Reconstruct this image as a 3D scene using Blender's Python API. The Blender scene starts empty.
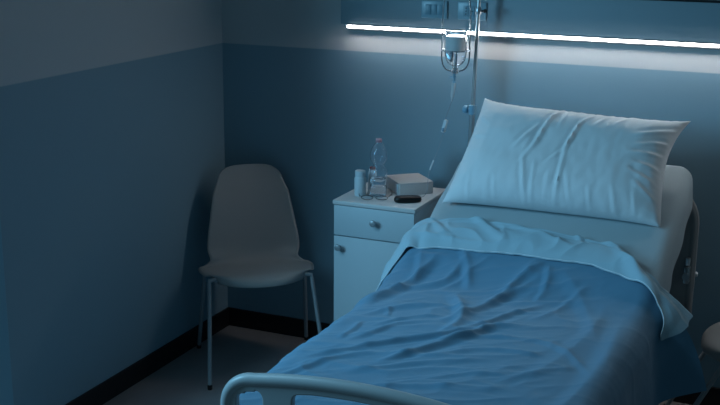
import bpy, bmesh, math, random
import numpy as np
from mathutils import Vector, Matrix, noise
random.seed(7)
SC = bpy.context.scene
COL = SC.collection

# ------------------------------------------------------------------ camera
cd = bpy.data.cameras.new('camera'); cam = bpy.data.objects.new('camera', cd); COL.objects.link(cam)
SC.camera = cam
PITCH, YAW, ROLL = .2508, .4148, .0086
F = Vector((-math.sin(YAW)*math.cos(PITCH), math.cos(YAW)*math.cos(PITCH), -math.sin(PITCH)))
R0 = Vector((math.cos(YAW), math.sin(YAW), 0)); U0 = R0.cross(F)
RR = R0*math.cos(ROLL)+U0*math.sin(ROLL); UU = -R0*math.sin(ROLL)+U0*math.cos(ROLL)
M = Matrix((RR, UU, -F)).transposed().to_4x4(); M.translation = Vector((2.8341, -4.7881, 2.06))
cam.matrix_world = M
cd.sensor_width = 36; cd.lens = 1153.5/720*36
cd.clip_start = .05

# ------------------------------------------------------------------ world, lights, exposure
w = bpy.data.worlds.new('night'); SC.world = w; w.use_nodes = True
bg = w.node_tree.nodes['Background']
bg.inputs['Color'].default_value = (.24, .46, .58, 1); bg.inputs['Strength'].default_value = .118

def area(name, loc, target, size, size_y, energy, color, spread=180):
    l = bpy.data.lights.new(name, 'AREA'); l.shape = 'RECTANGLE'; l.size = size; l.size_y = size_y
    l.energy = energy; l.color = color; l.spread = math.radians(spread)
    o = bpy.data.objects.new(name, l); COL.objects.link(o); o.location = loc
    o.rotation_euler = (Vector(target)-Vector(loc)).to_track_quat('-Z', 'Y').to_euler()
    return o
area('doorway_light', (-.55, -2.75, 1.85), (1.9, -.7, .8), .7, .8, 42, (.27, .69, 1.0))
area('overhead_fill', (.35, -2.3, 2.4), (1.78, -1.2, .7), .6, .6, 4.5, (.40, .76, 1.0), 75)  # added fill from above the bed, not a fitting of the room
LED_STRENGTH = 31.0

SC.view_settings.view_transform = 'Standard'; SC.view_settings.look = 'None'
SC.view_settings.exposure = 0; SC.view_settings.gamma = 1; SC.view_settings.use_curve_mapping = False

# ------------------------------------------------------------------ materials
def srgb(r, g, b):
    f = lambda c: ((c/255+.055)/1.055)**2.4 if c/255 > .04045 else c/255/12.92
    return (f(r), f(g), f(b), 1)

def mat(name, color, rough=.6, metal=0, trans=0, spec=.5, sheen=0, noise_amt=.0, noise_scale=8, bump=0, bump_scale=200,
        ior=1.45, emit=None, estr=0, coat=0, alpha=1, weave=False):
    m = bpy.data.materials.new(name); m.use_nodes = True
    nt = m.node_tree; b = nt.nodes['Principled BSDF']
    b.inputs['Base Color'].default_value = color
    b.inputs['Roughness'].default_value = rough; b.inputs['Metallic'].default_value = metal
    b.inputs['Transmission Weight'].default_value = trans; b.inputs['IOR'].default_value = ior
    b.inputs['Specular IOR Level'].default_value = spec; b.inputs['Sheen Weight'].default_value = sheen
    b.inputs['Coat Weight'].default_value = coat; b.inputs['Alpha'].default_value = alpha
    if emit: b.inputs['Emission Color'].default_value = emit; b.inputs['Emission Strength'].default_value = estr
    tc = nt.nodes.new('ShaderNodeTexCoord')
    if noise_amt:
        n = nt.nodes.new('ShaderNodeTexNoise'); n.inputs['Scale'].default_value = noise_scale; n.inputs['Detail'].default_value = 5
        nt.links.new(tc.outputs['Object'], n.inputs['Vector'])
        r = nt.nodes.new('ShaderNodeMapRange'); r.inputs['To Min'].default_value = 1-noise_amt; r.inputs['To Max'].default_value = 1+noise_amt
        nt.links.new(n.outputs['Fac'], r.inputs['Value'])
        mx = nt.nodes.new('ShaderNodeVectorMath'); mx.operation = 'SCALE'; mx.inputs[0].default_value = color[:3]
        nt.links.new(r.outputs['Result'], mx.inputs['Scale']); nt.links.new(mx.outputs['Vector'], b.inputs['Base Color'])
    if bump:
        n = nt.nodes.new('ShaderNodeTexNoise'); n.inputs['Scale'].default_value = bump_scale; n.inputs['Detail'].default_value = 3
        nt.links.new(tc.outputs['Object'], n.inputs['Vector'])
        bp = nt.nodes.new('ShaderNodeBump'); bp.inputs['Strength'].default_value = bump; bp.inputs['Distance'].default_value = .002
        nt.links.new(n.outputs['Fac'], bp.inputs['Height']); nt.links.new(bp.outputs['Normal'], b.inputs['Normal'])
    return m

def wall_mat():
    m = bpy.data.materials.new('two_tone_wall_paint'); m.use_nodes = True; nt = m.node_tree; b = nt.nodes['Principled BSDF']
    b.inputs['Roughness'].default_value = .62; b.inputs['Specular IOR Level'].default_value = .3
    g = nt.nodes.new('ShaderNodeNewGeometry'); s = nt.nodes.new('ShaderNodeSeparateXYZ'); nt.links.new(g.outputs['Position'], s.inputs[0])
    mr = nt.nodes.new('ShaderNodeMapRange'); mr.inputs['From Min'].default_value = 1.4235; mr.inputs['From Max'].default_value = 1.4285
    nt.links.new(s.outputs['Z'], mr.inputs['Value'])
    mx = nt.nodes.new('ShaderNodeMix'); mx.data_type = 'RGBA'
    mx.inputs[6].default_value = srgb(130, 161, 176); mx.inputs[7].default_value = srgb(186, 192, 196)
    nt.links.new(mr.outputs['Result'], mx.inputs[0]); nt.links.new(mx.outputs[2], b.inputs['Base Color'])
    n = nt.nodes.new('ShaderNodeTexNoise'); n.inputs['Scale'].default_value = 180; nt.links.new(g.outputs['Position'], n.inputs['Vector'])
    bp = nt.nodes.new('ShaderNodeBump'); bp.inputs['Strength'].default_value = .12; bp.inputs['Distance'].default_value = .002
    nt.links.new(n.outputs['Fac'], bp.inputs['Height']); nt.links.new(bp.outputs['Normal'], b.inputs['Normal'])
    return m

M_WALL = wall_mat()
M_FLOOR = mat('grey_vinyl_floor', srgb(142, 140, 142), .38, noise_amt=.08, noise_scale=14, bump=.05, bump_scale=60)
M_BASE = mat('black_skirting', srgb(22, 24, 28), .5)
M_DOORFRAME = mat('pale_blue_door_frame', srgb(120, 170, 190), .45)
M_PANEL = mat('bed_head_panel', srgb(128, 152, 164), .5)
M_PLATE = mat('socket_plate_plastic', srgb(140, 176, 192), .3)
M_SOCK = mat('socket_module_plastic', srgb(120, 158, 176), .35)
M_BLACK = mat('black_plastic', srgb(14, 14, 16), .35)
M_LED = mat('led_diffuser', (1, 1, 1, 1), .4, emit=(1, .955, .93, 1), estr=LED_STRENGTH)
M_ALU = mat('aluminium', srgb(150, 155, 160), .35, metal=1)
M_CHROME = mat('chrome_steel', srgb(205, 212, 216), .32, metal=1)
M_WIRE = mat('steel_wire', srgb(170, 180, 188), .25, metal=1)
M_CHAIR = mat('grey_white_plastic', srgb(158, 160, 160), .5, bump=.05, bump_scale=300)
M_CHAIRLEG = mat('grey_powder_coat', srgb(140, 150, 156), .4)
M_BEDFRAME = mat('pale_bed_plastic', srgb(172, 184, 190), .35)
M_BEDMETAL = mat('grey_bed_metal', srgb(110, 114, 118), .4, metal=.6)
M_HEADBOARD = mat('headboard_plastic', srgb(150, 150, 150), .45)
M_MATTRESS = mat('mattress_cover', srgb(150, 165, 175), .8)
M_SHEET = mat('bed_sheet_cotton', srgb(150, 168, 176), .85, sheen=.15, bump=.25, bump_scale=500)
M_PILLOW = mat('pillowcase_cotton', srgb(204, 214, 220), .85, sheen=.2, bump=.2, bump_scale=500)
M_BLUE = mat('blue_bedspread_cotton', srgb(83, 129, 157), .78, sheen=.15, noise_amt=.05, noise_scale=5, bump=.3, bump_scale=420)
M_LIGHTBLUE = mat('pale_blue_cotton', srgb(148, 180, 195), .8, sheen=.15, bump=.3, bump_scale=420)
M_HEM_HIGHLIGHT = mat('white_hem_highlight', srgb(225, 232, 236), .7)  # white colour stands in for the highlight on the folded sheet edge
M_STAND = mat('white_laminate', srgb(178, 194, 202), .42, noise_amt=.02, noise_scale=20)
M_STANDTOP = mat('white_laminate_top', srgb(196, 198, 200), .4)
M_KNOB = mat('brushed_steel_knob', srgb(165, 174, 180), .4, metal=.7)
M_GAP = mat('dark_gap', srgb(20, 24, 28), .8)
M_GLASS = mat('clear_glass', (.93, .97, 1, 1), .02, trans=1, ior=1.45)
M_PET = mat('clear_bottle_plastic', (.90, .96, 1, 1), .04, trans=.96, ior=1.4)
M_WATER = mat('water', (.95, .98, 1, 1), .0, trans=1, ior=1.33)
M_PINK = mat('dusty_pink_cap', srgb(196, 150, 164), .5)
M_RED = mat('red_cap', srgb(140, 44, 40), .5)
M_WHITEP = mat('white_plastic', srgb(200, 214, 222), .4)
M_LABEL = mat('paper_label', srgb(190, 196, 200), .6)
M_BOX = mat('white_cardboard', srgb(186, 184, 184), .7, bump=.05, bump_scale=150)
M_CASE = mat('black_leatherette', srgb(12, 12, 14), .4, bump=.15, bump_scale=350)
M_BLUEP = mat('blue_plastic', srgb(120, 165, 190), .35)
M_TUBE = mat('clear_tubing', srgb(215, 228, 235), .2, trans=.35, ior=1.3)
M_LINE = mat('clear_line', srgb(200, 215, 225), .1, trans=.5, ior=1.3)
M_RUBBER = mat('dark_rubber', srgb(18, 18, 20), .7)

# ------------------------------------------------------------------ geometry helpers
class G:
    """verts / faces collector in the coordinates of its thing"""
    def __init__(s): s.v = []; s.f = []
    def add(s, vs, fs):
        b = len(s.v); s.v += [tuple(v) for v in vs]; s.f += [tuple(i+b for i in f) for f in fs]; return s
    def box(s, x0, x1, y0, y1, z0, z1, bev=0, seg=2, rot=None, piv=None):
        bm = bmesh.new(); bmesh.ops.create_cube(bm, size=1)
        for v in bm.verts:
            v.co = Vector(((x0+x1)/2+v.co.x*(x1-x0), (y0+y1)/2+v.co.y*(y1-y0), (z0+z1)/2+v.co.z*(z1-z0)))
        if bev: bmesh.ops.bevel(bm, geom=bm.edges[:], offset=bev, segments=seg, affect='EDGES', profile=.5)
        if rot is not None:
            p = Vector(piv if piv else ((x0+x1)/2, (y0+y1)/2, (z0+z1)/2))
            for v in bm.verts: v.co = rot @ (v.co-p)+p
        bm.verts.index_update()
        s.add([v.co[:] for v in bm.verts], [[v.index for v in f.verts] for f in bm.faces]); bm.free(); return s
    def tube(s, pts, r, n=12, cap=True, closed=False):
        pts = [Vector(p) for p in pts]; N = len(pts)
        rs = r if isinstance(r, (list, tuple)) else [r]*N
        tang = []
        for i in range(N):
            if closed: t = pts[(i+1) % N]-pts[i-1]
            else: t = pts[min(i+1, N-1)]-pts[max(i-1, 0)]
            tang.append(t.normalized())
        up = Vector((0, 0, 1)) if abs(tang[0].z) < .9 else Vector((1, 0, 0))
        nrm = (up-tang[0]*up.dot(tang[0])).normalized(); vs = []
        for i in range(N):
            nrm = (nrm-tang[i]*nrm.dot(tang[i])).normalized(); bn = tang[i].cross(nrm)
            for k in range(n):
                a = 2*math.pi*k/n; vs.append(pts[i]+(nrm*math.cos(a)+bn*math.sin(a))*rs[i])
        fs = []
        for i in range(N if closed else N-1):
            j = (i+1) % N
            for k in range(n): fs.append((i*n+k, i*n+(k+1) % n, j*n+(k+1) % n, j*n+k))
        if cap and not closed: fs.append(tuple(range(n))[::-1]); fs.append(tuple((N-1)*n+k for k in range(n)))
        return s.add(vs, fs)
    def lathe(s, prof, c=(0, 0, 0), n=28, axis='Z', cap=True):
        vs = []; fs = []; c = Vector(c)
        for r, h in prof:
            for k in range(n):
                a = 2*math.pi*k/n
                p = {'Z': (r*math.cos(a), r*math.sin(a), h), 'Y': (r*math.cos(a), h, r*math.sin(a)), 'X': (h, r*math.cos(a), r*math.sin(a))}[axis]
                vs.append(c+Vector(p))
        for i in range(len(prof)-1):
            for k in range(n): fs.append((i*n+k, i*n+(k+1) % n, (i+1)*n+(k+1) % n, (i+1)*n+k))
        if cap: fs.append(tuple(range(n))[::-1]); fs.append(tuple((len(prof)-1)*n+k for k in range(n)))
        return s.add(vs, fs)
    def build(s, name, m, parent=None, smooth=True, angle=40):
        me = bpy.data.meshes.new(name); me.from_pydata(s.v, [], s.f)
        bm = bmesh.new(); bm.from_mesh(me); bmesh.ops.recalc_face_normals(bm, faces=bm.faces[:])
        for f in bm.faces: f.smooth = smooth
        if smooth:
            for e in bm.edges:
                if len(e.link_faces) == 2 and e.calc_face_angle(0) > math.radians(angle): e.smooth = False
        bm.to_mesh(me); bm.free(); me.materials.append(m)
        o = bpy.data.objects.new(name, me); COL.objects.link(o)
        if parent: o.parent = parent
        return o

def spline(pts, sub=8):
    P = [Vector(p) for p in pts]; out = []
    for i in range(len(P)-1):
        p0 = P[max(i-1, 0)]; p1 = P[i]; p2 = P[i+1]; p3 = P[min(i+2, len(P)-1)]
        for k in range(sub):
            t = k/sub
            out.append(.5*((2*p1)+(p2-p0)*t+(2*p0-5*p1+4*p2-p3)*t*t+(3*p1-p0-3*p2+p3)*t**3))
    out.append(P[-1]); return out

def tag(o, label=None, cat=None, group=None, kind=None):
    if label: o['label'] = label
    if cat: o['category'] = cat
    if group: o['group'] = group
    if kind: o['kind'] = kind
    return o

def thing(name, label, cat, loc=(0, 0, 0), rz=0, group=None):
    o = bpy.data.objects.new(name, None); COL.objects.link(o); o.location = loc; o.rotation_euler = (0, 0, rz)
    o.empty_display_size = .1
    return tag(o, label, cat, group)

def struct(name, g, m, smooth=False):
    return tag(g.build(name, m, smooth=smooth), kind='structure')

def sep(root, g):
    """shift world coordinates into the thing's own (unrotated) coordinates"""
    l = root.location; g.v = [(x-l.x, y-l.y, z-l.z) for x, y, z in g.v]; return g

# ------------------------------------------------------------------ room shell
struct('floor', G().box(-.9, 4.4, -5.6, .1, -.06, 0), M_FLOOR)
struct('wall_back', G().box(-.1, 4.4, 0, .1, 0, 2.75), M_WALL)
# left wall with the doorway the blue light comes through
struct('wall_left', G().box(-.1, 0, -1.66, 0, 0, 2.75).box(-.1, 0, -3.9, -1.66, 2.3, 2.75).box(-.1, 0, -5.6, -3.9, 0, 2.75), M_WALL)
struct('baseboard_back', G().box(.012, 4.4, -.012, 0, 0, .094, .002), M_BASE)
struct('baseboard_left', G().box(0, .012, -1.62, 0, 0, .094, .002), M_BASE)
dg_ = G().box(-.11, .018, -1.70, -1.622, 0, 2.34, .003).box(-.11, .018, -3.94, -3.862, 0, 2.34, .003).box(-.11, .018, -3.94, -1.622, 2.26, 2.34, .003)
d = struct('door_1', dg_, M_DOORFRAME)

# ------------------------------------------------------------------ bed head wall unit
PX0, PX1, PZ0, PZ1, PY = .647, 3.35, 1.552, 1.708, -.055
u = thing('bed_head_unit', 'long blue-grey service panel on the wall above the bed, lit strip along its lower edge', 'wall panel', (PX0, 0, PZ0))
sep(u, g := G().box(PX0, PX1, PY, -.001, PZ0, PZ1, .003)); g.build('panel', M_PANEL, u)
sep(u, g := G().box(PX0-.002, PX1, PY+.012, -.001, PZ1, PZ1+.008, .002)); g.build('top_cap', M_BASE, u)
led = thing('light_strip', 'bright white linear light under the wall panel above the bed', 'light strip', (.667, -.045, 1.54))
sep(led, g := G().box(.678, PX1, -.0545, -.040, 1.5355, 1.5460, .003)); g.build('diffuser', M_LED, led)
sep(led, g := G().box(.676, PX1, -.0392, -.036, 1.527, 1.5515, .001).box(.676, PX1, -.0545, -.036, 1.547, 1.5515, .001).box(.664, .676, -.052, -.036, 1.538, 1.551, .002)); g.build('profile', M_ALU, led)

def plate(x0, x1, z0, z1, name, label, kind):
    t = thing(name, label, 'switch' if kind else 'socket', ((x0+x1)/2, PY, (z0+z1)/2))
    w_, h_ = (x1-x0)/2, (z1-z0)/2
    G().box(-w_, w_, -.010, -.0005, -h_, h_, .004, 3).build('cover_plate', M_PLATE, t)
    if kind:
        for k in range(3):
            a = -.039+k*.026
            G().box(a+.0006, a+.0254, -.0125, -.009, -.022, .022, .0015).build('rocker', M_SOCK, t)
    else:
        f = G().box(-.0375, -.0125, -.0125, -.009, -.022, .022, .0012).build('socket_module', M_SOCK, t)
        for dz in (-.0125, 0, .0125):
            G().lathe([(.0028, -.0129), (.0028, -.0122)], (-.025, 0, dz), 12, 'Y').build('pin_hole', M_BLACK, f)
        f = G().box(-.012, .012, -.0125, -.009, -.022, .022, .0012).build('socket_module', M_SOCK, t)
        G().lathe([(.0028, -.0129), (.0028, -.0122)], (.003, 0, 0), 12, 'Y').build('pin_hole', M_BLACK, f)
        G().box(.013, .037, -.0125, -.009, -.022, .022, .0012).build('blank_module', M_SOCK, t)
plate(1.035, 1.155, 1.596, 1.672, 'light_switch', 'left blue-grey plate of three plain rockers on the panel, left of the drip stand', 1)
plate(1.202, 1.330, 1.596, 1.672, 'power_socket', 'right blue-grey socket plate with three small pin holes, behind the drip stand', 0)

# ------------------------------------------------------------------ chairs
def make_chair(label, group, loc, rz):
    t = thing('shell_chair', label, 'chair', loc, rz, group)
    prof = [(-.128, .414, .19), (-.126, .428, .20), (-.112, .443, .212), (-.08, .451, .228), (-.02, .448, .248), (.06, .440, .264),
            (.125, .437, .264), (.168, .443, .236), (.203, .466, .206), (.222, .505, .216), (.236, .56, .213), (.254, .63, .201), (.272, .70, .189),
            (.290, .76, .178), (.308, .81, .169), (.318, .842, .163), (.325, .866, .159), (.327, .877, .157)]
    P = spline([Vector(p) for p in prof], 4); nu = 32; vs = []; fs = []
    for i, p in enumerate(P):
        y, z, wd = p; seat = max(0, min(1, (.205-y)/.06)); topn = max(0, min(1, (z-.76)/.11)); frn = max(0, min(1, (-.02-y)/.10))
        for k in range(nu+1):
            a = -1+2*k/nu; e = abs(a)**3
            vs.append((a*wd*(1-.04*topn*e), y-.045*(1-seat)*a*a+.012*seat*e+.085*frn*e, z+seat*(.016*a*a-.02*e)-.050*topn*abs(a)**5))
    W = nu+1
    for i in range(len(P)-1):
        for k in range(nu): fs.append((i*W+k, i*W+k+1, (i+1)*W+k+1, (i+1)*W+k))
    sh = G().add(vs, fs).build('seat_shell', M_CHAIR, t)
    so = sh.modifiers.new('thickness', 'SOLIDIFY'); so.thickness = .006; so.offset = 0
    for sx in (-1, 1):
        for sy in (-1, 1):
            top = Vector((sx*.232, sy*.09+.05, .430)); ft = Vector((sx*.262, sy*.252, .012))
            lg = G().tube([top-Vector((sx*.03, 0, -.004)), top, top.lerp(ft, .04), top.lerp(ft, .5), ft], .0095, 12).build('leg', M_CHAIRLEG, t)
            G().lathe([(.010, 0), (.011, .004), (.011, .018), (.0095, .022)], (ft.x, ft.y, 0), 12).build('foot_cap', M_RUBBER, lg)
    G().tube([(-.20, -.04, .428), (-.20, .14, .428)], .009).tube([(.20, -.04, .428), (.20, .14, .428)], .009)\
       .tube([(-.20, -.03, .430), (.20, -.03, .430)], .009).tube([(-.20, .13, .424), (.20, .13, .424)], .009).build('seat_frame', M_CHAIRLEG, t)
    return t
make_chair('pale grey plastic shell chair in the dark room corner, left of the bedside cabinet', None, (.398, -.385, 0), math.radians(37))
make_chair('chair mostly cut off at the right photo edge, on the far side of the bed', None, (2.480, -.34, 0), math.radians(-84))

# ------------------------------------------------------------------ bedside cabinet  (local origin: floor, front left corner)
NX0, NX1, NY0, NY1, NZ = .830, 1.201, -.521, -.125, .863
n = thing('bedside_cabinet', 'white bedside cabinet with one drawer over a door, between the corner chair and the bed', 'cabinet', ((NX0+NX1)/2, (NY0+NY1)/2, 0))
def npart(g, name, m, par=n, **k): sep(n, g); return g.build(name, m, par, **k)
npart(G().box(NX0+.004, NX1-.004, NY0+.02, NY1, .07, NZ-.018, .002), 'body', M_STAND)
npart(G().box(NX0-.001, NX1+.001, NY0-.002, NY1+.002, NZ-.018, NZ, .003), 'top', M_STANDTOP)
dr = npart(G().box(NX0+.004, NX1-.004, NY0+.002, NY0+.0195, .712, NZ-.021, .0015), 'drawer', M_STAND)
do = npart(G().box(NX0+.004, NX1-.004, NY0+.002, NY0+.0195, .075, .707, .0015), 'door', M_STAND)
def knob(x, z, par):
    npart(G().lathe([(.006, 0), (.006, -.012), (.013, -.017), (.015, -.022), (.013, -.027), (.006, -.029)], (x, NY0+.002, z), 20, 'Y'), 'knob', M_KNOB, par)
knob(1.022, .786, dr); knob(.862, .662, do)
npart(G().box(NX0+.02, NX1-.02, NY0+.05, NY1-.02, 0.0, .07), 'plinth', M_BASE)

# ------------------------------------------------------------------ things on the cabinet
def pill(loc, label, r, h, capm, caph, capr):
    t = thing('pill_bottle', label, 'pill bottle', loc)
    G().lathe([(r*.9, 0), (r, .003), (r, h*.80), (r*.92, h*.86), (r*.78, h*.90), (r*.78, h)], n=24).build('bottle_body', M_WHITEP, t)
    c = [(capr, h*.93), (capr, h*.93+caph-.002), (capr-.002, h*.93+caph)]
    G().lathe(c, n=24).build('cap', capm, t)
pill((.902, -.400, NZ), 'white pill bottle with a wide white cap, foremost left on the cabinet', .0250, .094, M_WHITEP, .022, .0225)
pill((.926, -.325, NZ), 'small white bottle with a red cap, behind between pill bottle and water bottle', .019, .102, M_RED, .018, .0115)

wb = thing('water_bottle', 'clear plastic water bottle with a pink cap on the bedside cabinet', 'bottle', (.974, -.372, NZ))
def bottle_prof(i):
    p = [(.030, .000), (.036, .004), (.0375, .014), (.0375, .045), (.0355, .050), (.0375, .055), (.0375, .078), (.0355, .083), (.0375, .088), (.0375, .112),
         (.036, .124), (.0290, .134), (.0225, .142), (.0215, .148), (.0260, .156), (.0335, .168), (.0375, .184), (.0365, .202), (.0305, .221), (.0205, .238), (.0140, .247), (.0125, .252), (.0125, .262)]
    return [(max(.001, r-i), z*.93) for r, z in p]
outer = bottle_prof(0); inner = [(r, max(z, .0015)) for r, z in bottle_prof(.0012)]
G().lathe(outer+inner[::-1], n=36, cap=False).build('bottle_body', M_PET, wb)
wl = [(r-.0018, max(.003, z)) for r, z in outer if z < .08]
G().lathe(wl, n=36).build('water', M_WATER, wb)
G().lathe([(.0130, .240), (.0133, .2465), (.0125, .248)], n=24).build('cap', M_PINK, wb)
G().lathe([(.0140, .2345), (.0140, .237)], n=24).build('neck_ring', M_PINK, wb)

# carton box (rotated)
bx = thing('medicine_carton', 'flat white cardboard box at the back of the cabinet top', 'box', (1.057, -.222, NZ), math.radians(43))
G().box(-.077, .077, -.086, .086, .0005, .053, .0015).build('carton_body', M_BOX, bx)
G().box(-.0775, .0775, -.0865, .0865, .046, .0538, .001).build('lid', M_BOX, bx)
G().box(-.081, -.0772, -.070, -.045, .001, .045, .001).build('end_flap', M_WHITEP, bx)
# black case
cs = thing('glasses_case', 'black rounded case lying at the front right of the cabinet top', 'case', (1.128, -.418, NZ), math.radians(32))
def pebble(levels, n=40, e=2.9):
    g = G(); vs = []; fs = []
    for a_, b_, z in levels:
        for k in range(n):
            t = 2*math.pi*k/n; c, q = math.cos(t), math.sin(t)
            vs.append((a_*math.copysign(abs(c)**(2/e), c), b_*math.copysign(abs(q)**(2/e), q), z))
    for i in range(len(levels)-1):
        for k in range(n): fs.append((i*n+k, i*n+(k+1) % n, (i+1)*n+(k+1) % n, (i+1)*n+k))
    fs += [tuple(range(n))[::-1], tuple((len(levels)-1)*n+k for k in range(n))]
    return g.add(vs, fs)
pebble([(.048, .018, .0005), (.055, .024, .003), (.058, .027, .009), (.058, .027, .0125)]).build('case_bottom', M_CASE, cs)
pebble([(.0575, .0265, .0132), (.0575, .0265, .016), (.055, .024, .0225), (.049, .019, .0255), (.038, .010, .0268)]).build('case_lid', M_CASE, cs)
# eyeglasses lying folded
eg = thing('eyeglasses', 'thin dark eyeglasses lying in front of the water bottle', 'glasses', (.992, -.455, NZ), math.radians(20))
for sx in (-1, 1):
    ring = [(sx*.031+.025*math.cos(a), -.002-.010*math.sin(a), .013+.011*math.sin(a)) for a in [2*math.pi*k/24 for k in range(24)]]
    G().tube(ring, .0016, 8, closed=True).build('rim', M_BLACK, eg)
    G().add([(sx*.031+.0242*math.cos(a), -.002-.0095*math.sin(a)+o_, .013+.0105*math.sin(a)) for o_ in (0, .0008) for a in [2*math.pi*k/24 for k in range(24)]], [tuple(range(24)), tuple(range(47, 23, -1))]+[(k, (k+1) % 24, 24+(k+1) % 24, 24+k) for k in range(24)]).build('lens', M_GLASS, eg)
    G().tube(spline([(sx*.056, -.012, .021), (sx*.062, -.008, .021), (sx*.066, .02, .02), (sx*.069, .065, .012), (sx*.069, .09, .003)], 5), .0014, 8).build('temple', M_BLACK, eg)
G().tube([(-.008, -.012, .022), (0, -.013, .025), (.008, -.012, .022)], .0012, 8).build('bridge', M_BLACK, eg)

# ------------------------------------------------------------------ hospital bed
BX = 1.76
bed = thing('hospital_bed', 'pale plastic hospital bed frame with a rounded footboard, below the pillow and bedding', 'bed', (BX, -1.2, 0))
def bpart(g, name, m, par=bed, **k): sep(bed, g); return g.build(name, m, par, **k)
# footboard: arched tube + moulded panel with grip holes
FY = -2.31
def foot_arch(inset=0, n=60):
    pts = []
    hw = .402-inset
    for k in range(n+1):
        a = k/n; x = -hw+2*hw*a
        pts.append((x, x))
    out = []
    zt = lambda x: .834+.044*(1-(x/.402)**2)-inset
    rad = .085
    # left leg up, round corner, arch, corner, right leg
    out += [(-hw, z) for z in np.linspace(.46, zt(-hw)-rad, 8)]
    cx, cz = -hw+rad, zt(-hw+rad)-rad
    out += [(cx-rad*math.cos(t), cz+rad*math.sin(t)) for t in np.linspace(.15, math.pi/2-.1, 10)]
    out += [(x, zt(x)) for x in np.linspace(-hw+rad, hw-rad, 30)]
    out += [(-x, z) for x, z in out[:18][::-1]]
    return [(BX+x, FY, z) for x, z in out]
fb = bpart(G().tube(foot_arch(), .0180, 18), 'footboard_rail', M_BEDFRAME)

def plate_with_holes(outer, holes, thick, y, name, m, par, bev=.004):
    cu = bpy.data.curves.new(name, 'CURVE'); cu.dimensions = '2D'; cu.fill_mode = 'BOTH'; cu.extrude = thick/2-bev; cu.bevel_depth = bev; cu.bevel_resolution = 2
    for loop in [outer]+holes:
        sp = cu.splines.new('POLY'); sp.points.add(len(loop)-1); sp.use_cyclic_u = True
        for p, q in zip(sp.points, loop): p.co = (q[0], q[1], 0, 1)
    tmp = bpy.data.objects.new('tmp', cu); COL.objects.link(tmp)
    bpy.context.view_layer.update()
    me = bpy.data.meshes.new_from_object(tmp.evaluated_get(bpy.context.evaluated_depsgraph_get()))
    bpy.data.objects.remove(tmp); bpy.data.curves.remove(cu)
    g = G(); g.add([(v.co.x, y-v.co.z, v.co.y) for v in me.vertices], [tuple(p.vertices) for p in me.polygons])
    bpy.data.meshes.remove(me)
    bm = None
    sep(bed, g); return g.build(name, m, par, angle=35)
def rrect(x0, x1, z0, z1, r, n=7, top=None):
    out = []
    for cx, cz, a0 in ((x1-r, z1-r, 0), (x0+r, z1-r, 90), (x0+r, z0+r, 180), (x1-r, z0+r, 270)):
        for k in range(n+1):
            a = math.radians(a0+90*k/n); out.append((BX+cx+r*math.cos(a), cz+r*math.sin(a)))
    return out
outer = [(p[0], p[2]) for p in foot_arch(.004)]
outer = outer[::-1]
def hole(x0, x1):
    zt = lambda x: .834+.044*(1-(x/.402)**2)-.027
    r = .026; z0 = .70; xs = np.linspace(x1-r, x0+r, 12); out = []
    for k in range(6):
        a = math.pi/2*k/5; out.append((BX+x1-r+r*math.cos(a), zt(x1)-r+r*math.sin(a)))
    for x in xs[1:-1]: out.append((BX+x, zt(x)))
    for k in range(6):
        a = math.pi/2+math.pi/2*k/5; out.append((BX+x0+r+r*math.cos(a), zt(x0)-r+r*math.sin(a)))
    for cx, a0 in ((x0+r, 180), (x1-r, 270)):
        for k in range(6):
            a = math.radians(a0+90*k/5); out.append((BX+cx+r*math.cos(a), z0+r+r*math.sin(a)))
    return out
plate_with_holes(outer, [hole(-.372, -.285), hole(-.205, .205), hole(.285, .372)], .022, FY, 'footboard_panel', M_BEDFRAME, bed)
# headboard
HY = -.165
hb_out = rrect(-.515, .515, .42, 1.0, .16, 10)
plate_with_holes(hb_out, [], .024, HY, 'headboard', M_HEADBOARD, bed, .008)
hbt = [(BX-.505, HY, z) for z in np.linspace(.45, .84, 6)]+[(BX-.345-.16*math.cos(t), HY, .84+.15*math.sin(t)) for t in np.linspace(.15, math.pi/2, 8)]
hbt += [(2*BX-x, y, z) for x, y, z in hbt[::-1]]
bpart(G().tube(hbt, .017, 12), 'headboard_rail', M_HEADBOARD)
# frame
for sx in (-1, 1):
    bpart(G().box(BX+sx*.44-.02, BX+sx*.44+.02, -2.28, -.18, .42, .48, .006), 'side_rail', M_BEDMETAL)
    sk = bpart(G().lathe([(.019, .58), (.022, .585), (.022, .66), (.019, .665)], (BX+sx*.475, HY+.038, 0), 16).box(BX+sx*.475-.018, BX+sx*.475+.018, HY+.0125, HY+.03, .59, .65, .003)
          .lathe([(.012, 0), (.012, .018), (.008, .024)], (BX+sx*.505, HY+.038, .62), 12, 'X'), 'pole_socket', M_CHROME)
    if sx > 0:   # clamp bracket seen on the wall side of the headboard
        bpart(G().box(BX+.485, BX+.505, HY-.05, HY-.013, .60, .67, .004).lathe([(.014, -.07), (.014, -.05), (.010, -.045)], (BX+.495, HY, .635), 14, 'Y')
              .lathe([(.010, 0), (.010, .03)], (BX+.495, HY-.03, .675), 12), 'bracket', M_CHROME)
    for yy in (-2.05, -.35):
        lg = bpart(G().box(BX+sx*.40-.025, BX+sx*.40+.025, yy-.025, yy+.025, .12, .42, .006), 'leg', M_BEDMETAL)
        w_ = G().lathe([(.02, -.016), (.055, -.016), (.062, -.011), (.062, .011), (.055, .016), (.02, .016)], (BX+sx*.40, yy, .062), 24, 'X')
        bpart(w_.box(BX+sx*.40-.02, BX+sx*.40+.02, yy-.018, yy+.018, .105, .125, .003), 'caster', M_RUBBER, lg)
bpart(G().box(BX-.42, BX+.42, -2.24, -1.07, .485, .530, .006), 'mattress_base', M_BEDMETAL)

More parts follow.
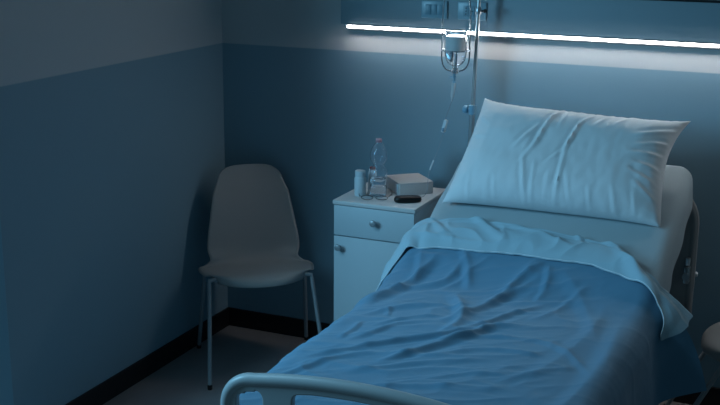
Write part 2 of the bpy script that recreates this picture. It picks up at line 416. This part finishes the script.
HINGE, SL = -1.03, .455
def topz(y):
    d = y-HINGE; b = .10      # smooth bend between the flat part and the raised backrest
    if d <= -b: return .70
    if d >= b: return .70+SL*d
    return .70+SL*(d+b)**2/(4*b)
L = 1.0/math.sqrt(1+SL*SL)
bpart(G().add([(x, y, z+dz) for dz in (-.165, -.205) for x in (BX-.42, BX+.42) for y, z in ((-1.05, topz(-1.05)), (-.24, topz(-.24)))],
      [(0, 1, 3, 2), (4, 6, 7, 5), (0, 4, 5, 1), (2, 3, 7, 6), (0, 2, 6, 4), (1, 5, 7, 3)]), 'backrest_frame', M_BEDMETAL, smooth=False)

def wrap(s, hw, r):
    """arc-length across the bed -> (x offset, drop, outward nx, nz)"""
    a = abs(s); sg = 1 if s >= 0 else -1; arc = r*math.pi/2
    if a <= hw-r: return s, 0, 0, 1
    if a <= hw-r+arc:
        t = (a-(hw-r))/r; return sg*(hw-r+r*math.sin(t)), r*(1-math.cos(t)), sg*math.sin(t), math.cos(t)
    return sg*hw, r+(a-(hw-r+arc)), sg, 0

def closed_grid(top, bot):
    """two grids of equal size (rows of points) -> closed shell"""
    R_, C_ = len(top), len(top[0]); vs = [p for r in top for p in r]+[p for r in bot for p in r]; o = R_*C_; fs = []
    for i in range(R_-1):
        for k in range(C_-1):
            a = i*C_+k; fs.append((a, a+1, a+C_+1, a+C_)); fs.append((o+a, o+a+C_, o+a+C_+1, o+a+1))
    for i in range(R_-1):
        a = i*C_; fs.append((a, a+C_, o+a+C_, o+a)); a += C_-1; fs.append((a+C_, a, o+a, o+a+C_))
    for k in range(C_-1):
        fs.append((k+1, k, o+k, o+k+1)); a = (R_-1)*C_+k; fs.append((a, a+1, o+a+1, o+a))
    return G().add(vs, fs)

# mattress: rounded bar following the raised profile
def mattress_rows(hw, r, th, y0, y1, infl=0, n=46):
    rows = []
    for y in np.linspace(y0, y1, n):
        e = min(y-y0, y1-y); er = .035
        pin = (er-math.sqrt(max(0, er*er-(er-e)**2))) if e < er else 0
        row = []
        ring = []
        H2 = th/2-pin+infl; W2 = hw-pin*.6+infl-max(0, .10-(y1-y))*.8; rr = min(r, H2*.98)
        for cx, cz, a0 in ((W2-rr, H2-rr, 0), (-W2+rr, H2-rr, 90), (-W2+rr, -H2+rr, 180), (W2-rr, -H2+rr, 270)):
            for k in range(7):
                a = math.radians(a0+90*k/6); ring.append((cx+rr*math.cos(a), cz+rr*math.sin(a)))
        sl = 0 if y < HINGE else SL
        for x, z in ring:
            row.append((BX+.008+x, y-(z+0)*sl*.35, topz(y)-th/2+z-.006))
        rows.append(row)
    return rows
def loft(rows):
    n_ = len(rows[0]); g = G(); vs = [p for r in rows for p in r]; fs = []
    for i in range(len(rows)-1):
        for k in range(n_): fs.append((i*n_+k, i*n_+(k+1) % n_, (i+1)*n_+(k+1) % n_, (i+1)*n_+k))
    fs.append(tuple(range(n_))); fs.append(tuple(range((len(rows)-1)*n_, len(rows)*n_))[::-1])
    return g.add(vs, fs)
mt = loft(mattress_rows(.450, .045, .160, -2.235, -.20)).build('mattress', M_MATTRESS)
tag(mt, 'thick mattress under the sheets with its head end raised', 'mattress')

# fitted sheet over the mattress
def sheet_grid(off):
    rows = []
    for y in np.linspace(-2.05, -.175, 110):
        row = []
        e = -.175-y; pin = (.05-math.sqrt(max(0, .05**2-(.05-e)**2))) if e < .05 else 0
        for s in np.linspace(-.60, .60, 90):
            x, dr_, nx, nz = wrap(s, .474, .05)
            wv = .0035*noise.noise(Vector((x*3, y*9, dr_*4)))+.002*noise.noise(Vector((x*14, y*5, 3)))
            o = off+wv
            side = max(0, dr_-.05)
            z = topz(y)-dr_*1.0+nz*o-pin
            rc_ = .12; ee = -.175-y; cut = (rc_-math.sqrt(max(0, rc_**2-(rc_-ee)**2)))*(.95 if x < 0 else .2) if ee < rc_ else 0
            xx = BX+.014+x*(1-cut/.47)+nx*(o+.004*math.sin(y*26+s)*min(1, side*12))
            sl = 0 if y < HINGE-.1 else SL*min(1, (y-HINGE+.1)/.2)
            row.append((xx, y+dr_*sl*.35-nz*0, z))
        rows.append(row)
    return rows
sg_ = closed_grid(sheet_grid(.006), sheet_grid(.002)).build('fitted_sheet', M_SHEET, angle=80)
tag(sg_, 'smooth grey-blue sheet covering the mattress below the pillow', 'bed sheet')

# ------------------------------------------------------------------ creases of the bedspread (bed coordinates, metres)
CREASES = [  # points, amplitude, width
    ([(1.30, -1.30), (1.34, -1.204), (1.398, -.989), (1.43, -.86)], .016, .028),
    ([(1.33, -1.16), (1.40, -1.09), (1.508, -1.0), (1.53, -.85)], .014, .024),
    ([(1.56, -1.78), (1.614, -1.703), (1.691, -1.556), (1.754, -1.448), (1.80, -1.34), (1.93, -1.26)], .016, .020),
    ([(1.57, -1.08), (1.62, -1.16), (1.675, -1.298), (1.68, -1.42), (1.64, -1.52)], .016, .030),
    ([(1.377, -1.645), (1.384, -1.551), (1.379, -1.459)], .007, .012),
    ([(1.439, -1.377), (1.411, -1.30)], .006, .010),
    ([(1.49, -1.89), (1.60, -1.80), (1.70, -1.715), (1.89, -1.60)], .008, .018),
    ([(1.70, -1.66), (1.80, -1.56), (1.90, -1.52), (2.02, -1.51)], .009, .018),
    ([(1.62, -1.36), (1.666, -1.27), (1.739, -1.076), (1.821, -.92)], .013, .022),
    ([(1.70, -1.42), (1.745, -1.36), (1.813, -1.19), (1.90, -1.05)], .011, .018),
    ([(1.70, -1.14), (1.739, -1.05), (1.766, -.93), (1.84, -.82)], .016, .022),
    ([(1.90, -.86), (1.98, -.95), (2.06, -1.10), (2.14, -1.35)], .007, .035),
    ([(2.09, -.96), (2.10, -1.25), (2.065, -1.50), (2.0, -1.8)], .007, .040),
    ([(2.17, -1.05), (2.19, -1.45), (2.17, -1.8), (2.12, -2.1)], .008, .035),
    ([(1.40, -1.64), (1.452, -1.56), (1.505, -1.44), (1.62, -1.357)], .007, .014),
    ([(1.34, -1.85), (1.409, -1.772), (1.497, -1.665), (1.615, -1.545), (1.70, -1.47)], .009, .017),
    ([(1.33, -2.0), (1.379, -1.918), (1.444, -1.79), (1.549, -1.706)], .008, .016),
    ([(1.359, -.86), (1.39, -.96), (1.40, -1.05)], .010, .020),
    ([(1.50, -.80), (1.56, -.90), (1.61, -1.04)], .012, .022),
    ([(1.90, -1.40), (2.0, -1.40), (2.10, -1.48), (2.18, -1.6)], .006, .022),
    ([(1.93, -1.78), (2.03, -1.65), (2.13, -1.55)], .006, .022),
    ([(1.35, -1.42), (1.43, -1.30), (1.54, -1.22), (1.62, -1.20)], .010, .018),
    ([(1.42, -1.50), (1.52, -1.37), (1.62, -1.30)], .007, .012),
    ([(1.50, -2.05), (1.62, -1.95), (1.80, -1.86), (2.0, -1.80)], .008, .022),
    ([(1.62, -1.62), (1.70, -1.52), (1.80, -1.43), (1.95, -1.40)], .008, .014),
    ([(1.36, -2.12), (1.46, -2.0), (1.58, -1.93)], .007, .016),
    ([(1.85, -.84), (1.87, -.95), (1.86, -1.06)], .009, .018),
    ([(2.02, -.90), (1.97, -1.02), (1.93, -1.15), (1.88, -1.22)], .007, .018),
    ([(1.72, -1.85), (1.85, -1.74), (1.97, -1.70)], .006, .015),
    ([(1.45, -1.72), (1.55, -1.60), (1.66, -1.50), (1.74, -1.40), (1.86, -1.34)], .009, .013),
]
def crease_height(X, Y):
    H = np.zeros_like(X)
    for pts, amp, wd in CREASES:
        pp = [(p.x, p.y) for p in spline([Vector((x, y, 0)) for x, y in pts], 3)]
        best = np.full_like(X, 1e9); sd = np.zeros_like(X); par = np.zeros_like(X); n_ = len(pp)-1
        for i in range(n_):
            ax, ay = pp[i]; bx_, by = pp[i+1]; dx, dy = bx_-ax, by-ay; l2 = dx*dx+dy*dy+1e-12
            t = np.clip(((X-ax)*dx+(Y-ay)*dy)/l2, 0, 1); ex = X-ax-t*dx; ey = Y-ay-t*dy; d2 = np.sqrt(ex*ex+ey*ey)
            m_ = d2 < best; best = np.where(m_, d2, best)
            sd = np.where(m_, np.sign(dx*ey-dy*ex)*d2, sd); par = np.where(m_, (i+t)/n_, par)
        taper = np.clip(np.sin(np.pi*np.clip(par, .02, .98))*1.5, 0, 1)
        wd = wd*.78; H += amp*taper*(np.exp(-np.abs(sd/wd)**1.3)-.30*np.exp(-((sd+1.5*wd)/(.9*wd))**2))*np.exp(-(np.maximum(0, best-np.abs(sd))/wd)**2)
    return H

def lerp_tab(x, tab):
    return float(np.interp(x, [a for a, b in tab], [b for a, b in tab]))
YLO = [(1.05, -1.06), (1.272, -1.035), (1.295, -.97), (1.325, -.865), (1.43, -.84), (1.55, -.835), (1.80, -.823), (2.0, -.832), (2.10, -.862), (2.16, -.89), (2.227, -.935), (2.26, -.99), (2.5, -1.0)]
YHI = [(1.05, -.74), (1.26, -.72), (1.36, -.70), (1.47, -.68), (1.60, -.672), (1.80, -.687), (1.94, -.705), (2.04, -.735), (2.145, -.80), (2.24, -.868), (2.5, -.885)]
def flare(y, s, side):
    """how far the hanging side stands away from the mattress"""
    if s < 0: return side*(.10*math.exp(-((y+.85)/.25)**2)+.03)+.024*min(1, max(0, (-1.3-y)/.8))*min(1, side/.03)
    f = math.exp(-((y+.85)/(.12 if y < -.85 else .2))**2)
    return f*(.092*(1-math.exp(-side/.05))+.50*side)+.05*side
BHW, BR_ = .482, .055
def spread_pt(s, y, off, h):
    x, dr_, nx, nz = wrap(s, BHW, BR_)
    sg = 1 if s >= 0 else -1
    side = max(0, dr_-.02)
    fold = .010*math.sin(y*21+1.3*math.sin(y*7)+ (0 if s < 0 else 1))*min(1, side*5)
    o = off+h
    fy = 0
    e = y-(-2.262)      # rounds over at the foot
    pin = 0
    if e < .05: pin = .05-math.sqrt(max(0, .05**2-(.05-e)**2)) if e > 0 else .05-e
    return (BX+x+sg*(flare(y, s, side)+fold)+nx*o, max(y, -2.262)-(.006 if pin else 0), topz(max(y, -2.262))-dr_+nz*o-pin)

SV = np.concatenate([np.linspace(-.76, -.50, 18)[:-1], np.linspace(-.50, .50, 150), np.linspace(.50, .755, 24)[1:]])
NT = 240
def spread_rows(off):
    Xs = np.zeros((NT, len(SV))); Ys = np.zeros((NT, len(SV)))
    for k, s in enumerate(SV):
        x = BX+wrap(s, BHW, BR_)[0]; xs = BX+s*.97
        yh = lerp_tab(xs, YHI)-.035
        Ys[:, k] = np.linspace(-2.42, yh, NT); Xs[:, k] = BX+s
    H = crease_height(Xs, Ys)
    rows = []
    for i in range(NT):
        row = []
        for k, s in enumerate(SV):
            X, Y = Xs[i, k], Ys[i, k]
            q = Vector((X*2.2+.5*noise.noise(Vector((X*2, Y*2, 1))), Y*4.2-X*1.4, .3))
            wv = noise.noise(q)*.006
            r1 = 1-abs(noise.noise(Vector((X*3.5+Y*1.5, Y*8-X*4, 5.1))))*2
            r2 = 1-abs(noise.noise(Vector((X*8+Y*3, Y*17-X*8, 9.3))))*2
            mk = 1/(1+math.exp((X-2.02)/.06))
            r3 = 1-abs(noise.noise(Vector((X*6-Y*2, Y*13-X*9, 2.7))))*2.4
            wv += (.002+.0045*mk)*max(0, r1)**4+(.0008+.0008*mk)*max(0, r2)**4+.003*mk*max(0, r3)**4
            # the cloth lies flat underneath the folded band
            yl = lerp_tab(BX+s*.97, YLO); damp = min(1, max(.12, (yl+.03-Y)/.06))
            row.append(spread_pt(s, Y, off+.018, max(-.014, (H[i, k]*1.0+wv)*damp)))
        rows.append(row)
    return rows
bs = closed_grid(spread_rows(.003), spread_rows(0)).build('bedspread', M_BLUE, angle=80)
tag(bs, 'creased mid-blue bedspread covering the lower bed and hanging over its sides', 'bedspread')

# pale blue top sheet folded back over the head end of the bedspread
def band_rows(shift):
    S = np.linspace(-.62, .538, 220); NB = 44; rows = []
    for j in range(NB+14):
        row = []
        for s in S:
            xs = BX+s*.97; yl = lerp_tab(xs, YLO); yh = lerp_tab(xs, YHI)
            yl += .016*noise.noise(Vector((s*7, 1, 2)))+.004*noise.noise(Vector((s*25, 4, 2)))
            yh += .010*noise.noise(Vector((s*5, 8, 2)))
            puff = .016
            if j < NB:
                a = j/(NB-1); y = yl+(yh-yl)*a; o = .026+puff*math.sin(math.pi*min(1, a*1.15)**1.3)*.8
            else:
                a = (j-NB+1)/14; y = yh+.016*math.sin(math.pi*a*.85); o = .026-.021*a+puff*.25*(1-a)
                if a > .8: y -= .01*(a-.8)
            r1 = 1-abs(noise.noise(Vector((s*2.6+y*4, y*12-s*2, 15.1))))*2.2
            r2 = 1-abs(noise.noise(Vector((s*9-y*6, y*9+s*5, 11.3))))*2.2
            am = .2+.8*math.sin(math.pi*min(1, max(0, (y-yl)/(yh-yl+1e-6))))
            h = am*(.008*max(0, r1)**3+.008*max(0, r2)**2+.006*noise.noise(Vector((s*3, y*6, 7))))
            # stronger pleats where the band turns down at the right corner and at its middle
            for (cx, cy, dx, dy, am2, wd) in BAND:
                ux = s-cx; uy = y-cy; l_ = math.hypot(dx, dy); al = (ux*dx+uy*dy)/l_; ac = (-ux*dy+uy*dx)/l_
                if abs(al) < l_: h += .85*am2*(1-(al/l_)**2)*(math.exp(-(ac/wd)**2)-.5*math.exp(-((ac-1.5*wd)/wd)**2))
            row.append(spread_pt(s, y, o+shift, h))
        rows.append(row)
    return rows
BAND = [(-.20, -.70, .12, -.10, .014, .018), (.02, -.72, .16, -.06, .010, .014), (.30, -.74, .12, -.14, .014, .016), (.42, -.86, .10, -.16, .020, .018),
        (.36, -.80, .14, -.20, .014, .014), (-.38, -.74, .08, -.08, .010, .016), (.14, -.66, .05, -.09, .010, .012), (-.44, -.86, .03, -.1, .014, .016)]
bd = closed_grid(band_rows(.004), band_rows(0)).build('top_sheet', M_LIGHTBLUE, angle=80)
tag(bd, 'pale blue sheet edge folded back over the bedspread below the pillow', 'bed sheet')

hem_pts = [((a[0]+b[0])/2, (a[1]+b[1])/2, (a[2]+b[2])/2+.0035) for a, b in zip(band_rows(.004)[0][6:-2], band_rows(0)[0][6:-2])]
G().tube(hem_pts, .0009, 6).build('hem_highlight', M_HEM_HIGHLIGHT, bd)  # edge highlight of the fold, put in as a thin white tube

# ------------------------------------------------------------------ pillow
def pillow():
    nu, nv = 110, 80
    C = {('l', 'b'): Vector((1.347, -.600, .928)), ('r', 'b'): Vector((2.195, -.585, .924)), ('l', 't'): Vector((1.392, -.240, 1.292)), ('r', 't'): Vector((2.226, -.235, 1.266))}
    nrm = Vector((0, -.745, .667))
    PLEATS = [  # u0,v0,u1,v1,amp,width
        (.09, .66, .02, -.05, .013, .020), (.03, .05, .06, -.85, .010, .018), (-.20, .68, -.27, -.02, .013, .022), (-.25, .10, -.34, -.32, .007, .020),
        (-.30, .42, -.45, -.06, .009, .022), (-.14, .96, -.22, .55, .008, .018), (-.08, .92, -.10, .45, .005, .014), (.20, .95, .05, .45, .006, .016),
        (.34, .96, .22, .55, .005, .018), (.52, .96, .40, .60, .005, .02), (-.33, -.25, -.22, -.92, .008, .018), (-.20, -.35, -.16, -.95, .006, .014), (-.05, -.45, -.04, -.96, .004, .012),
        (.12, -.5, .20, -.96, .005, .014), (.34, -.65, .38, -.97, .005, .014), (.55, -.6, .60, -.97, .005, .014), (.75, -.65, .78, -.97, .005, .014), (-.55, -.60, -.50, -.97, .004, .014), (-.80, -.60, -.76, -.98, .005, .014),
        (.97, .68, .66, .46, .011, .026), (.98, .42, .70, .26, .010, .022), (.97, .16, .66, .08, .010, .022), (.95, -.10, .70, -.10, .008, .022),
        (.93, -.38, .68, -.25, .007, .022), (.93, -.65, .75, -.45, .006, .02), (-.96, .62, -.80, .40, .006, .02), (-.95, .2, -.78, .12, .004, .02), (.02, .0, -.10, -.30, .006, .014)]
    def pt(u, v, side):
        a, b = (u+1)/2, (v+1)/2
        # edges pull in between the four corners
        uu = u*(1-(.03 if u < 0 else .100+.05*v)*(1-v*v)*abs(u)); vv = v*(1-(.12 if v > 0 else .06)*(1-abs(u)**4))
        if side is not None and v > .5 and u < -.7: vv += .02*(v-.5)*(-.7-u)*6
        a, b = (uu+1)/2, (vv+1)/2
        p = C['l', 'b'].lerp(C['r', 'b'], a).lerp(C['l', 't'].lerp(C['r', 't'], a), b)
        T = .100*((1-abs(u)**4.5)*(1-abs(v)**4.0))**.6
        if side < 0: T *= .75
        h = 0
        if side > 0:
            for (u0, v0, u1, v1, am, wd) in PLEATS:
                ax, ay, bx_, by = u0*.43, v0*.23, u1*.43, v1*.23; X, Y = u*.43, v*.23
                dx, dy = bx_-ax, by-ay; l2 = dx*dx+dy*dy; t = ((X-ax)*dx+(Y-ay)*dy)/l2
                if -.15 < t < 1.15:
                    ex = ((X-ax)*dy-(Y-ay)*dx)/math.sqrt(l2); w2 = wd*.43
                    h += am*max(0, math.sin(math.pi*(t+.15)/1.3))*(math.exp(-(ex/w2)**2)-.6*math.exp(-((ex-1.5*w2)/w2)**2))
            edge = min(1-abs(u), (1-abs(v)))
            h += .0035*noise.noise(Vector((u*5, v*3, 1)))+.002*noise.noise(Vector((u*16, v*5, 4)))
            h += .004*math.exp(-((1-abs(v))/.10)**2)*noise.noise(Vector((u*22, v*3, 9)))
            h += .004*math.exp(-((1-abs(u))/.14)**2)*noise.noise(Vector((u*4, v*15, 9)))
            h *= min(1, edge/.03)
        return p+nrm*(side*(T+.0015)+h)
    rows = {}
    for sd in (1, -1): rows[sd] = [[tuple(pt(-1+2*k/nu, -1+2*i/nv, sd)) for k in range(nu+1)] for i in range(nv+1)]
    return closed_grid(rows[1], rows[-1])
pl = pillow().build('pillow', M_PILLOW, angle=80)
tag(pl, 'large white pillow leaning on the raised head of the bed', 'pillow')

# ------------------------------------------------------------------ drip stand, bottle, line
PXB, PYB = 1.285, -.127
def pole_at(z): return (1.2875+(z-.6)*.0335, -.127-(z-.6)*.02, z)
st = thing('drip_stand', 'slim chrome infusion pole standing at the head of the bed behind the pillow', 'drip stand', (PXB, PYB, .50))
def spart(g, name, m, par=st, **k): sep(st, g); return g.build(name, m, par, **k)
spart(G().tube([pole_at(.50), pole_at(1.22)], .0115, 16), 'lower_pole', M_CHROME)
spart(G().tube([pole_at(1.21), pole_at(1.93)], .0085, 16), 'upper_pole', M_CHROME)
kx = pole_at(1.225)
cl = spart(G().lathe([(.015, -.02), (.0165, -.016), (.0165, .016), (.015, .02)], kx, 18), 'clamp', M_BLUEP)
spart(G().lathe([(.006, 0), (.006, -.016), (.015, -.018), (.017, -.022), (.017, -.034), (.014, -.038)], (kx[0]-.003, kx[1], kx[2]), 18, 'X'), 'clamp_knob', M_BLUEP, cl)
k2 = pole_at(1.645)
c2 = spart(G().lathe([(.012, -.014), (.014, -.01), (.014, .01), (.012, .014)], k2, 16), 'collar', M_CHROME)
spart(G().lathe([(.004, 0), (.004, .012), (.008, .014), (.008, .024)], (k2[0]+.01, k2[1], k2[2]), 12, 'X'), 'collar_screw', M_BLACK, c2)
tp = pole_at(1.93)
CX, CY = 1.246, -.20
for sx in (-1, 1):
    if sx < 0: pts = [tp, (1.295, -.17, 1.945), (1.262, -.19, 1.93), (CX, CY, 1.895), (CX, CY, 1.872), (CX-.004, CY-.004, 1.865), (CX-.014, CY-.01, 1.872), (CX-.018, CY-.012, 1.885)]
    else: pts = [tp, (1.375, -.13, 1.945), (1.41, -.11, 1.93), (1.425, -.10, 1.895), (1.43, -.10, 1.872), (1.44, -.10, 1.865), (1.45, -.10, 1.88)]
    spart(G().tube(spline(pts, 5), .004, 10), 'hook', M_CHROME)

cr = thing('bottle_cradle', 'steel wire cradle hanging from the infusion pole around the glass bottle', 'bottle holder', (CX, CY, 1.40))
def cpart(g, name, m, par=cr, **k): sep(cr, g); return g.build(name, m, par, **k)
RW = .058
def uwire(ang):
    ca, sa = math.cos(ang), math.sin(ang)
    prof = [(0, 1.871), (.012, 1.862), (.018, 1.845), (.022, 1.80), (.030, 1.76), (.046, 1.715), (.055, 1.67), (RW, 1.62), (RW, 1.55), (RW, 1.49), (RW, 1.45), (.052, 1.42), (.038, 1.401), (.018, 1.394), (.0135, 1.3935)]
    return [(CX+r*ca, CY+r*sa, z) for r, z in prof]
for a in (math.radians(24), math.radians(204)):
    cpart(G().tube(spline(uwire(a), 4), .0030, 8), 'wire', M_WIRE)
def low(ang):
    ca, sa = math.cos(ang), math.sin(ang)
    prof = [(RW, 1.482), (RW, 1.45), (.052, 1.42), (.038, 1.401), (.018, 1.394), (.0135, 1.3935)]
    return [(CX+r*ca, CY+r*sa, z) for r, z in prof]
for a in (math.radians(114), math.radians(294)):
    cpart(G().tube(spline(low(a), 4), .0024, 8), 'wire', M_WIRE)
cpart(G().tube([(CX+RW*math.cos(a), CY+RW*math.sin(a), 1.482) for a in np.linspace(0, 2*math.pi, 41)[:-1]], .0026, 8, closed=True), 'upper_ring', M_WIRE)
cpart(G().tube([(CX+.0145*math.cos(a), CY+.0145*math.sin(a), 1.3935) for a in np.linspace(0, 2*math.pi, 21)[:-1]], .0026, 8, closed=True), 'lower_ring', M_WIRE)

ib = thing('infusion_bottle', 'upturned clear glass infusion bottle in the wire cradle before the light strip', 'infusion bottle', (CX, CY, 1.40))
def ipart(g, name, m, par=ib, **k): sep(ib, g); return g.build(name, m, par, **k)
po = [(.0105, 1.404), (.0125, 1.406), (.0125, 1.412), (.0135, 1.416), (.022, 1.420), (.033, 1.428), (.041, 1.442), (.0455, 1.462), (.0465, 1.482), (.0465, 1.555), (.0445, 1.564), (.038, 1.568), (.010, 1.565)]
pin_ = [(max(.004, r-.0022), z+(.002 if z < 1.56 else -.003)) for r, z in po]
ipart(G().lathe(po+[(.0005, 1.565), (.0005, 1.562)]+pin_[::-1], (CX, CY, 0), 36, cap=False), 'glass_body', M_GLASS)
liq = [(max(.003, r-.0030), z+.003) for r, z in po if z < 1.50]+[(.0435, 1.528)]
ipart(G().lathe(liq, (CX, CY, 0), 32), 'liquid', M_WATER)
arc = [math.radians(a) for a in np.linspace(215, 345, 16)]
lv = [(CX+0.0471*math.cos(a), CY+0.0471*math.sin(a), z) for z in (1.484, 1.542) for a in arc]+[(CX+0.0467*math.cos(a), CY+0.0467*math.sin(a), z) for z in (1.484, 1.542) for a in arc]
lf = []
for k in range(15):
    lf += [(k, k+1, 17+k, 16+k), (32+k, 48+k, 49+k, 33+k), (k, 32+k, 33+k, k+1), (16+k, 17+k, 49+k, 48+k)]
lf += [(0, 16, 48, 32), (15, 47, 63, 31)]
ipart(G().add(lv, lf), 'label_band', M_LABEL)
ipart(G().lathe([(.0128, 1.385), (.0135, 1.388), (.0135, 1.4025), (.011, 1.4035)], (CX, CY, 0), 20), 'stopper', M_ALU)
ipart(G().tube([(CX, CY, 1.404), (CX, CY, 1.47)], .004, 10), 'air_spike', M_WHITEP)

iv = thing('infusion_line', 'thin clear drip line with chamber and roller clamp hanging from the glass bottle', 'drip line', (CX-.002, CY, 1.38))
def vpart(g, name, m, par=iv, **k): sep(iv, g); return g.build(name, m, par, **k)
vpart(G().lathe([(.004, 1.384), (.0045, 1.374), (.009, 1.372), (.009, 1.366), (.0055, 1.364), (.0055, 1.352), (.0085, 1.350), (.0085, 1.345)], (CX-.003, CY, 0), 16), 'spike_connector', M_BLUEP)
vpart(G().lathe([(.004, -.006), (.0055, 0), (.004, .008)], (CX-.017, CY, 1.369), 12, 'X'), 'air_vent', M_BLUEP)
def slanted(z0, z1, x0, x1, prof):
    g = G(); d_ = Vector((x1-x0, 0, z1-z0)); pts = [Vector((x0, CY, z0))+d_*t for t, r in prof]
    return g.tube(pts, [r for t, r in prof], 14)
vpart(slanted(1.346, 1.265, CX-.004, CX-.012, [(0, .0085), (.05, .0092), (.55, .0088), (.75, .0078), (.80, .005), (1, .0028)]), 'drip_chamber', M_TUBE)
line = spline([(CX-.012, CY, 1.268), (1.226, -.2, 1.24), (1.2085, -.2, 1.186), (1.2, -.2, 1.126), (1.183, -.205, 1.06), (1.164, -.215, 1.004), (1.152, -.235, .955), (1.158, -.262, .915), (1.163, -.285, .885), (1.160, -.31, .868), (1.150, -.335, .8655), (1.17, -.36, .8655)], 6)
vpart(G().tube(line, .0013, 8), 'tubing', M_LINE)
rot = Matrix.Rotation(math.radians(14), 3, 'Y')
rc = vpart(G().box(1.197, 1.213, -.208, -.190, 1.128, 1.184, .003, rot=rot), 'roller_clamp', M_WHITEP)
vpart(G().lathe([(.008, -.004), (.008, .004)], (1.202, -.209, 1.142), 16, 'X'), 'roller_wheel', M_BLUEP, rc)
vpart(G().tube([(1.165, -.2155, 1.006), (1.1545, -.231, .965)], .0034, 10), 'injection_port', M_WHITEP)
